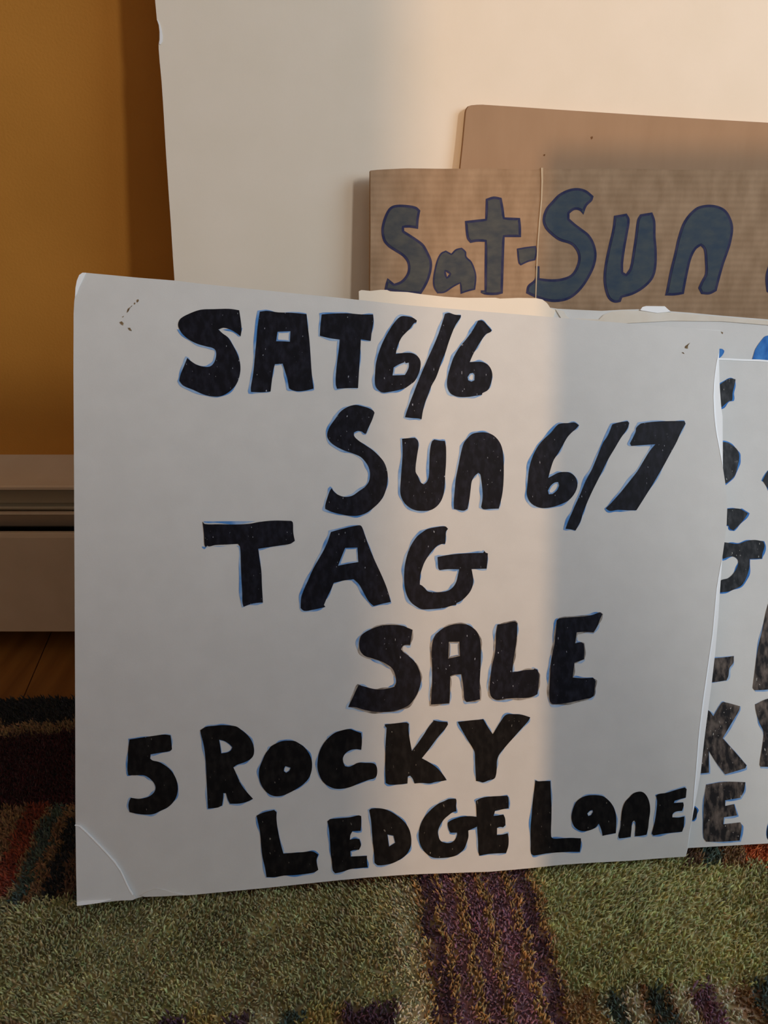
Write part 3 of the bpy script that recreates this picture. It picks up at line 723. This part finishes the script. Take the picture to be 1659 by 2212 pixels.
a1 = Zm(360, 640, 3.318); a2 = Zm(780, 640, 5.184); a3 = Zm(680, 860, 3.95); a4 = Zm(1100, 880, 4.1475); a5 = Zm(420, 1100, 3.770)
a6 = Zm(740, 1310, 5.184); a7 = Zm(1040, 1310, 5.925); a8 = Zm(840, 1120, 6.9125)
c1 = Zm(260, 1550, 5.53); c2 = Zm(540, 1550, 5.53); c3 = Zm(810, 1530, 4.74); c4 = Zm(540, 1700, 4.608); c5 = Zm(880, 1680, 6.9125); c6 = Zm(1130, 1660, 4.366)
front = [
    # SAT 6/6
    ('letter', a1, 'navy', [(100,160),(150,130),(240,97),(340,92),(450,90),(520,100),(532,180),(537,240),(530,288),(510,270),(460,240),(410,225),(372,238),(400,265),(440,295),(475,350),(510,420),(528,490),(525,560),(500,630),(455,680),(400,712),(340,719),(270,705),(190,670),(120,640),(90,605),(100,560),(125,500),(148,442),(175,465),(215,490),(260,503),(310,503),(340,475),(355,430),(352,390),(330,370),(290,360),(220,340),(160,310),(110,265),(85,220),(84,190)], []),
    ('letter', a1, 'navy', [(668,110),(720,104),(800,115),(900,118),(1003,128),(1010,200),(1022,300),(1030,400),(1040,550),(1053,662),(1000,675),(945,681),(900,672),(878,660),(865,590),(850,540),(832,483),(776,487),(765,530),(755,600),(745,683),(680,688),(606,686),(604,655),(620,560),(632,440),(643,330),(652,220)], [[(795,254),(888,250),(884,325),(820,322),(785,322)]]),
    ('letter', a1, 'navy', [(1112,130),(1200,123),(1300,122),(1400,130),(1480,130),(1483,180),(1470,260),(1463,320),(1392,308),(1388,400),(1380,520),(1372,658),(1300,658),(1222,663),(1213,630),(1214,560),(1225,450),(1235,380),(1241,310),(1170,300),(1098,283),(1103,210)], []),
    ('numeral', a2, 'navy', [(440,228),(515,225),(580,240),(625,270),(620,292),(590,305),(555,355),(500,410),(455,460),(420,530),(400,590),(390,643),(450,636),(510,632),(570,636),(620,660),(655,700),(668,745),(662,810),(640,880),(600,950),(550,990),(490,1030),(400,1055),(310,1072),(240,1078),(200,1055),(165,1010),(155,950),(158,870),(165,770),(190,660),(220,570),(260,480),(310,390),(365,305)], [[(365,797),(420,765),(488,738),(505,750),(535,742),(535,790),(520,830),(492,880),(420,884),(352,886),(360,840)]]),
    ('slash', a2, 'navy', [(940,195),(985,185),(1050,205),(1120,212),(1110,245),(1060,320),(1020,410),(980,520),(945,630),(900,740),(870,830),(835,920),(790,1000),(760,1080),(715,1200),(690,1300),(678,1378),(640,1368),(560,1362),(492,1355),(505,1310),(540,1210),(590,1080),(640,950),(690,830),(750,690),(810,560),(860,440),(905,310)], []),
    ('numeral', a2, 'navy', [(1310,272),(1360,272),(1410,320),(1463,380),(1450,400),(1400,425),(1350,490),(1300,570),(1255,650),(1217,737),(1290,733),(1355,735),(1410,760),(1450,805),(1470,870),(1465,930),(1450,990),(1420,1050),(1358,1085),(1355,1103),(1280,1115),(1200,1127),(1110,1128),(1050,1115),(1000,1085),(970,1030),(963,960),(975,880),(1000,790),(1030,700),(1065,630),(1110,560),(1170,490),(1230,410),(1280,330)], [[(1220,865),(1255,858),(1272,880),(1270,940),(1235,955),(1200,940),(1193,905)]]),
    # Sun 6/7
    ('letter', a3, 'navy', [(180,170),(220,115),(280,75),(345,58),(410,70),(460,85),(500,108),(510,125),(490,185),(460,250),(438,303),(425,303),(400,285),(365,280),(335,293),(335,320),(365,355),(430,400),(490,440),(545,490),(590,545),(615,610),(623,670),(615,750),(590,830),(550,890),(490,945),(440,980),(370,1003),(290,1003),(220,990),(150,972),(90,945),(90,915),(105,860),(125,800),(143,768),(165,798),(200,825),(255,842),(320,832),(375,795),(430,755),(462,710),(472,650),(460,590),(430,540),(390,500),(320,470),(250,445),(180,410),(130,370),(106,320),(125,250)], []),
    ('letter', a3, 'navy', [(745,347),(790,342),(855,338),(880,365),(885,410),(870,510),(860,625),(880,665),(905,720),(930,735),(955,715),(973,670),(978,560),(983,450),(1000,370),(1020,353),(1065,362),(1110,365),(1120,420),(1120,550),(1113,650),(1108,760),(1090,850),(1050,915),(990,955),(910,963),(840,950),(780,910),(745,860),(730,800),(735,690),(745,560),(750,450)], []),
    ('letter', a3, 'navy', [(1270,388),(1300,345),(1345,305),(1410,292),(1480,297),(1540,330),(1585,390),(1605,460),(1612,560),(1612,680),(1603,800),(1585,890),(1570,943),(1500,945),(1440,948),(1420,930),(1433,850),(1430,770),(1420,690),(1412,650),(1395,638),(1365,665),(1340,710),(1330,780),(1320,860),(1303,945),(1275,960),(1230,955),(1188,945),(1187,880),(1195,780),(1205,680),(1225,580),(1245,480)], []),
    ('numeral', a4, 'navy', [(435,155),(470,143),(530,140),(585,135),(625,160),(600,190),(555,230),(520,270),(480,340),(440,410),(400,470),(375,540),(350,632),(400,605),(440,585),(490,578),(545,585),(590,620),(610,670),(608,720),(580,780),(530,835),(470,865),(400,890),(320,903),(260,895),(210,870),(175,830),(157,770),(163,700),(172,600),(185,520),(215,430),(260,345),(310,285),(370,230)], [[(440,668),(448,700),(430,740),(390,775),(355,778),(347,745),(370,705),(405,675)]]),
    ('slash', a4, 'navy', [(925,152),(980,135),(1060,123),(1075,140),(1060,190),(1000,275),(950,360),(890,460),(840,560),(790,660),(740,760),(700,850),(660,950),(640,1020),(595,1103),(550,1092),(505,1088),(530,1020),(560,950),(590,880),(640,770),(690,650),(740,560),(790,440),(840,320),(885,250)], []),
    ('numeral', a4, 'navy', [(1165,155),(1185,143),(1300,128),(1450,122),(1570,122),(1580,145),(1540,220),(1500,310),(1440,420),(1380,530),(1310,650),(1230,780),(1140,922),(1060,922),(970,918),(905,928),(865,905),(920,850),(1000,760),(1080,660),(1150,570),(1210,470),(1260,390),(1310,330),(1240,335),(1160,340),(1095,345),(1082,325),(1110,270),(1135,215),(1138,185)], []),
    # TAG
    ('letter', a5, 'navy', [(66,100),(85,120),(200,122),(330,124),(450,118),(530,103),(650,92),(790,95),(802,110),(805,190),(818,258),(780,282),(700,295),(600,310),(520,322),(530,400),(545,500),(550,620),(558,760),(520,762),(460,772),(400,795),(392,760),(390,680),(383,560),(378,430),(372,310),(355,282),(250,288),(170,292),(120,303),(105,297),(92,310),(82,290),(77,200)], []),
    ('letter', a5, 'navy', [(1112,185),(1200,160),(1340,130),(1362,140),(1385,200),(1420,300),(1470,420),(1530,550),(1570,650),(1600,755),(1530,770),(1460,788),(1420,750),(1380,680),(1340,610),(1297,570),(1220,580),(1135,600),(1110,660),(1080,720),(1055,780),(1067,795),(1040,803),(960,820),(895,828),(865,805),(870,720),(890,660),(930,570),(965,490),(1010,410),(1050,340),(1085,265)], [[(1228,315),(1328,312),(1335,430),(1260,442),(1170,460),(1195,395)]]),
    ('letter', a8, 'navy', [(840,117),(885,155),(855,195),(850,260),(843,378),(790,382),(730,405),(660,470),(590,560),(535,650),(500,740),(472,840),(465,920),(462,985),(500,1005),(540,1045),(580,1085),(660,1100),(770,1098),(860,1085),(930,1050),(985,990),(1015,920),(1035,830),(1050,760),(950,757),(850,760),(760,772),(740,745),(733,660),(727,575),(850,550),(1000,530),(1200,518),(1410,512),(1428,483),(1445,508),(1478,520),(1475,620),(1460,750),(1350,752),(1235,755),(1250,830),(1263,930),(1250,1010),(1215,1090),(1150,1170),(1080,1230),(1010,1265),(1005,1290),(930,1305),(830,1335),(700,1350),(580,1357),(490,1355),(420,1320),(340,1260),(280,1170),(245,1060),(230,940),(230,820),(240,700),(265,580),(300,470),(350,370),(420,270),(500,205),(570,160),(680,133)], []),
    # SALE
    ('letter', a6, 'sale', [(250,290),(340,245),(430,215),(550,207),(680,217),(730,240),(783,262),(772,340),(755,430),(720,428),(680,440),(655,480),(690,520),(745,560),(800,610),(840,670),(870,750),(878,830),(860,920),(820,1010),(760,1090),(690,1135),(600,1165),(490,1182),(370,1180),(250,1160),(150,1130),(65,1125),(110,1030),(150,940),(180,880),(240,895),(310,915),(400,930),(500,920),(580,900),(600,850),(590,770),(560,700),(500,650),(420,610),(330,580),(250,555),(200,500),(185,420),(205,335)], []),
    ('letter', a6, 'sale', [(1050,310),(1110,255),(1190,215),(1290,195),(1380,200),(1440,225),(1500,280),(1535,350),(1548,450),(1548,600),(1540,780),(1535,900),(1540,1040),(1480,1055),(1390,1070),(1365,1040),(1355,930),(1345,840),(1330,760),(1270,760),(1205,780),(1203,880),(1200,1000),(1195,1085),(1100,1092),(990,1098),(995,980),(1003,850),(1003,700),(998,550),(1003,430),(1020,360)], [[(1190,397),(1308,395),(1315,555),(1183,585)]]),
    ('letter', a7, 'sale', [(205,232),(320,215),(425,192),(458,215),(458,330),(445,480),(425,600),(405,720),(397,840),(480,830),(570,812),(665,808),(680,797),(715,808),(735,860),(738,920),(730,1020),(718,1120),(640,1160),(560,1172),(440,1172),(320,1180),(200,1197),(140,1170),(110,1110),(107,1000),(118,880),(140,740),(170,610),(183,480),(185,350)], []),
    ('letter', a7, 'sale', [(965,175),(1000,152),(1150,138),(1300,128),(1420,108),(1515,77),(1550,97),(1520,160),(1490,240),(1435,332),(1330,325),(1220,332),(1210,400),(1198,470),(1270,457),(1310,475),(1318,570),(1315,675),(1250,700),(1190,722),(1178,820),(1168,910),(1280,918),(1430,912),(1465,950),(1450,1040),(1440,1130),(1410,1165),(1330,1185),(1200,1215),(1080,1238),(920,1250),(880,1220),(868,1140),(872,1000),(880,850),(890,720),(910,600),(935,480),(950,330)], []),
    # 5 ROCKY
    ('numeral', c1, 'black', [(108,262),(250,240),(400,218),(530,202),(600,212),(610,290),(617,380),(590,402),(480,420),(362,440),(357,490),(385,512),(460,530),(540,575),(600,625),(645,690),(675,760),(687,840),(678,920),(640,1000),(570,1070),(480,1115),(400,1152),(300,1160),(200,1150),(110,1130),(97,1060),(105,1000),(125,958),(220,970),(310,955),(370,925),(410,880),(420,830),(400,780),(360,735),(310,700),(260,688),(180,690),(95,690),(85,620),(90,500),(93,380)], []),
    ('letter', c1, 'black', [(955,150),(1025,110),(1130,97),(1230,90),(1380,105),(1450,150),(1520,210),(1570,280),(1597,370),(1590,450),(1550,500),(1470,540),(1395,565),(1350,595),(1380,660),(1410,730),(1450,810),(1520,900),(1585,970),(1530,1000),(1430,1027),(1310,1030),(1285,980),(1260,903),(1232,903),(1228,970),(1215,1050),(1165,1075),(1047,1088),(1042,980),(1035,850),(1028,700),(1022,560),(1010,420),(990,300),(962,200)], [[(1180,265),(1240,280),(1300,315),(1338,355),(1320,390),(1280,415),(1205,428),(1195,350)]]),
    ('letter', c2, 'black', [(250,345),(310,310),(370,285),(440,275),(530,280),(590,310),(650,355),(700,420),(735,500),(742,580),(730,660),(700,730),(640,795),(560,850),(470,900),(380,935),(300,940),(230,915),(170,860),(125,780),(107,690),(115,600),(150,510),(185,430),(220,385)], [[(425,580),(485,600),(470,635),(432,660),(405,640),(410,605)]]),
    ('letter', c2, 'black', [(940,240),(1010,185),(1090,155),(1190,137),(1250,158),(1330,185),(1338,280),(1330,385),(1270,378),(1200,390),(1140,430),(1112,480),(1115,530),(1135,580),(1180,588),(1230,570),(1290,540),(1370,540),(1470,545),(1505,570),(1520,620),(1515,690),(1490,725),(1420,745),(1310,785),(1200,830),(1110,850),(1020,850),(950,825),(880,775),(835,700),(808,610),(810,510),(830,410),(880,310)], []),
    ('letter', c3, 'black', [(103,165),(200,155),(320,145),(347,160),(345,230),(358,330),(378,437),(430,370),(500,270),(550,190),(595,135),(600,123),(660,135),(740,140),(748,165),(720,210),(650,290),(590,370),(530,450),(480,512),(550,550),(630,605),(690,670),(735,735),(690,745),(620,755),(560,770),(480,765),(405,770),(385,720),(360,690),(337,700),(333,770),(250,780),(150,782),(110,765),(105,650),(105,500),(110,350),(120,200),(105,185)], []),
    ('letter', c3, 'black', [(848,140),(950,127),(1110,112),(1140,165),(1175,220),(1207,265),(1240,210),(1290,130),(1345,65),(1420,60),(1500,65),(1590,92),(1570,130),(1500,210),(1420,300),(1340,390),(1270,480),(1250,540),(1247,620),(1240,680),(1222,720),(1160,740),(1105,760),(1070,750),(1035,745),(1030,650),(1025,550),(1020,450),(990,390),(940,310),(895,230)], []),
    # LEDGE Lane
    ('letter', c4, 'black', [(65,285),(130,255),(240,228),(265,250),(265,330),(280,440),(305,560),(333,662),(430,655),(530,648),(620,640),(680,672),(663,730),(680,825),(640,850),(560,865),(440,878),(340,882),(250,898),(165,898),(150,800),(125,700),(112,590),(100,450),(80,350)], []),
    ('letter', c4, 'black', [(772,340),(800,320),(920,308),(1000,300),(1080,282),(1108,290),(1108,380),(1102,437),(1020,440),(1000,480),(995,525),(1050,512),(1090,520),(1105,580),(1085,625),(1030,630),(1000,640),(1003,692),(1080,688),(1165,685),(1165,740),(1173,800),(1080,808),(1000,818),(920,845),(850,860),(825,830),(815,740),(803,650),(797,540),(788,430)], []),
    ('letter', c4, 'black', [(1187,232),(1210,215),(1290,212),(1370,230),(1450,275),(1530,340),(1580,410),(1603,490),(1605,570),(1585,630),(1550,680),(1480,730),(1400,765),(1275,780),(1240,755),(1235,660),(1222,550),(1213,430),(1205,330)], [[(1368,473),(1428,485),(1445,555),(1385,593)]]),
    ('letter', c5, 'black', [(460,390),(560,345),(620,318),(725,313),(733,345),(728,420),(733,502),(680,515),(610,565),(545,625),(490,710),(458,800),(470,890),(500,945),(560,970),(620,975),(680,955),(720,910),(742,850),(740,820),(645,822),(620,780),(600,690),(620,655),(730,605),(840,578),(960,575),(1040,585),(1040,730),(1000,750),(910,790),(912,880),(890,960),(850,1060),(790,1120),(720,1165),(620,1190),(500,1200),(390,1195),(310,1155),(240,1085),(190,990),(170,880),(175,780),(205,680),(260,580),(350,480)], []),
    ('letter', c5, 'black', [(1022,345),(1100,305),(1190,285),(1350,275),(1490,268),(1510,300),(1513,455),(1420,472),(1310,495),(1288,570),(1360,562),(1435,550),(1460,610),(1465,710),(1430,742),(1380,735),(1340,752),(1338,855),(1420,848),(1500,828),(1512,900),(1508,1020),(1475,1125),(1350,1130),(1200,1140),(1075,1165),(1060,1110),(1055,950),(1045,800),(1035,600)], []),
    ('letter', c6, 'black', [(115,110),(140,120),(200,118),(258,118),(262,220),(268,350),(267,480),(265,640),(285,660),(370,658),(450,655),(545,658),(547,700),(535,787),(440,787),(330,792),(220,802),(150,815),(100,822),(75,800),(72,700),(70,580),(80,450),(90,320),(105,200)], []),
    ('letter', c6, 'black', [(505,310),(560,270),(630,252),(740,257),(790,285),(840,340),(870,410),(880,490),(875,610),(820,620),(750,635),(740,580),(715,520),(680,560),(610,588),(550,590),(495,560),(465,510),(457,450),(475,370)], [[(655,392),(660,410),(640,440),(615,448),(605,425),(630,400)]]),
    ('letter', c6, 'black', [(1000,275),(1040,235),(1100,218),(1140,230),(1175,275),(1195,340),(1198,410),(1187,490),(1180,560),(1165,625),(1110,635),(1055,640),(1060,560),(1060,510),(1048,490),(1030,510),(1022,580),(1015,645),(960,655),(905,660),(900,630),(918,560),(925,470),(935,390),(960,320)], []),
    ('letter', c6, 'black', [(1255,255),(1280,240),(1350,230),(1430,205),(1525,178),(1543,195),(1535,275),(1480,290),(1430,305),(1422,325),(1510,320),(1515,350),(1500,400),(1440,408),(1412,430),(1408,460),(1465,462),(1522,452),(1515,550),(1500,597),(1420,605),(1330,615),(1230,633),(1213,615),(1225,570),(1245,490),(1258,400),(1265,310)], []),
]
for nm, zf, st, pts, holes in front:
    glyph(nm, zf(pts), [zf(h) for h in holes], PA, t, st)

# ---------------------------------------------------------------- outside the picture: blockers added to shape sun and window light
cb = thing('cabinet_blocker', (0.22, -0.73, 0.0), 'walnut cabinet added out of view to shade sunlight off the right of the signs', 'blocker')  # unseen, added to cut the sun off along a sharp edge
x0, y0, x1, y1, zt = 0.059, -0.85, 0.38, -0.60, 1.0
MB().box(x0, x1, y0, y1 - 0.018, 0.06, zt - 0.02).build('body', 'blocker', cb)
MB().box(x0, x1, y0, y1, zt - 0.02, zt).build('top', 'blocker', cb)
dr = MB().box(x0 + 0.004, x1 - 0.004, y1 - 0.018, y1, 0.064, zt - 0.024).build('door', 'blocker', cb)
MB().box(x0 + 0.02, x0 + 0.032, y1, y1 + 0.018, 0.50, 0.56).build('handle', 'brass', dr)
for xa in (x0, x1 - 0.03):
    for ya in (y0, y1 - 0.048):
        MB().box(xa, xa + 0.03, ya, ya + 0.03, 0.0128, 0.06).build('leg', 'blocker', cb)

ch = thing('chest_blocker', (0.58, -0.30, 0.0128), 'low walnut storage chest added out of view to shade the side window light', 'chest')  # unseen, added to darken the lower left by blocking the side window
x0, y0, x1, y1, zb, zt = 0.42, -0.50, 0.74, -0.10, 0.0128, 0.76
MB().box(x0, x1, y0, y1, zb + 0.03, zt - 0.03).build('body', 'blocker', ch)
MB().box(x0 - 0.01, x1 + 0.01, y0 - 0.01, y1 + 0.01, zt - 0.03, zt).build('lid', 'blocker', ch)
for xa in (x0, x1 - 0.03):
    for ya in (y0, y1 - 0.03):
        MB().box(xa, xa + 0.03, ya, ya + 0.03, zb, zb + 0.03).build('foot', 'blocker', ch)
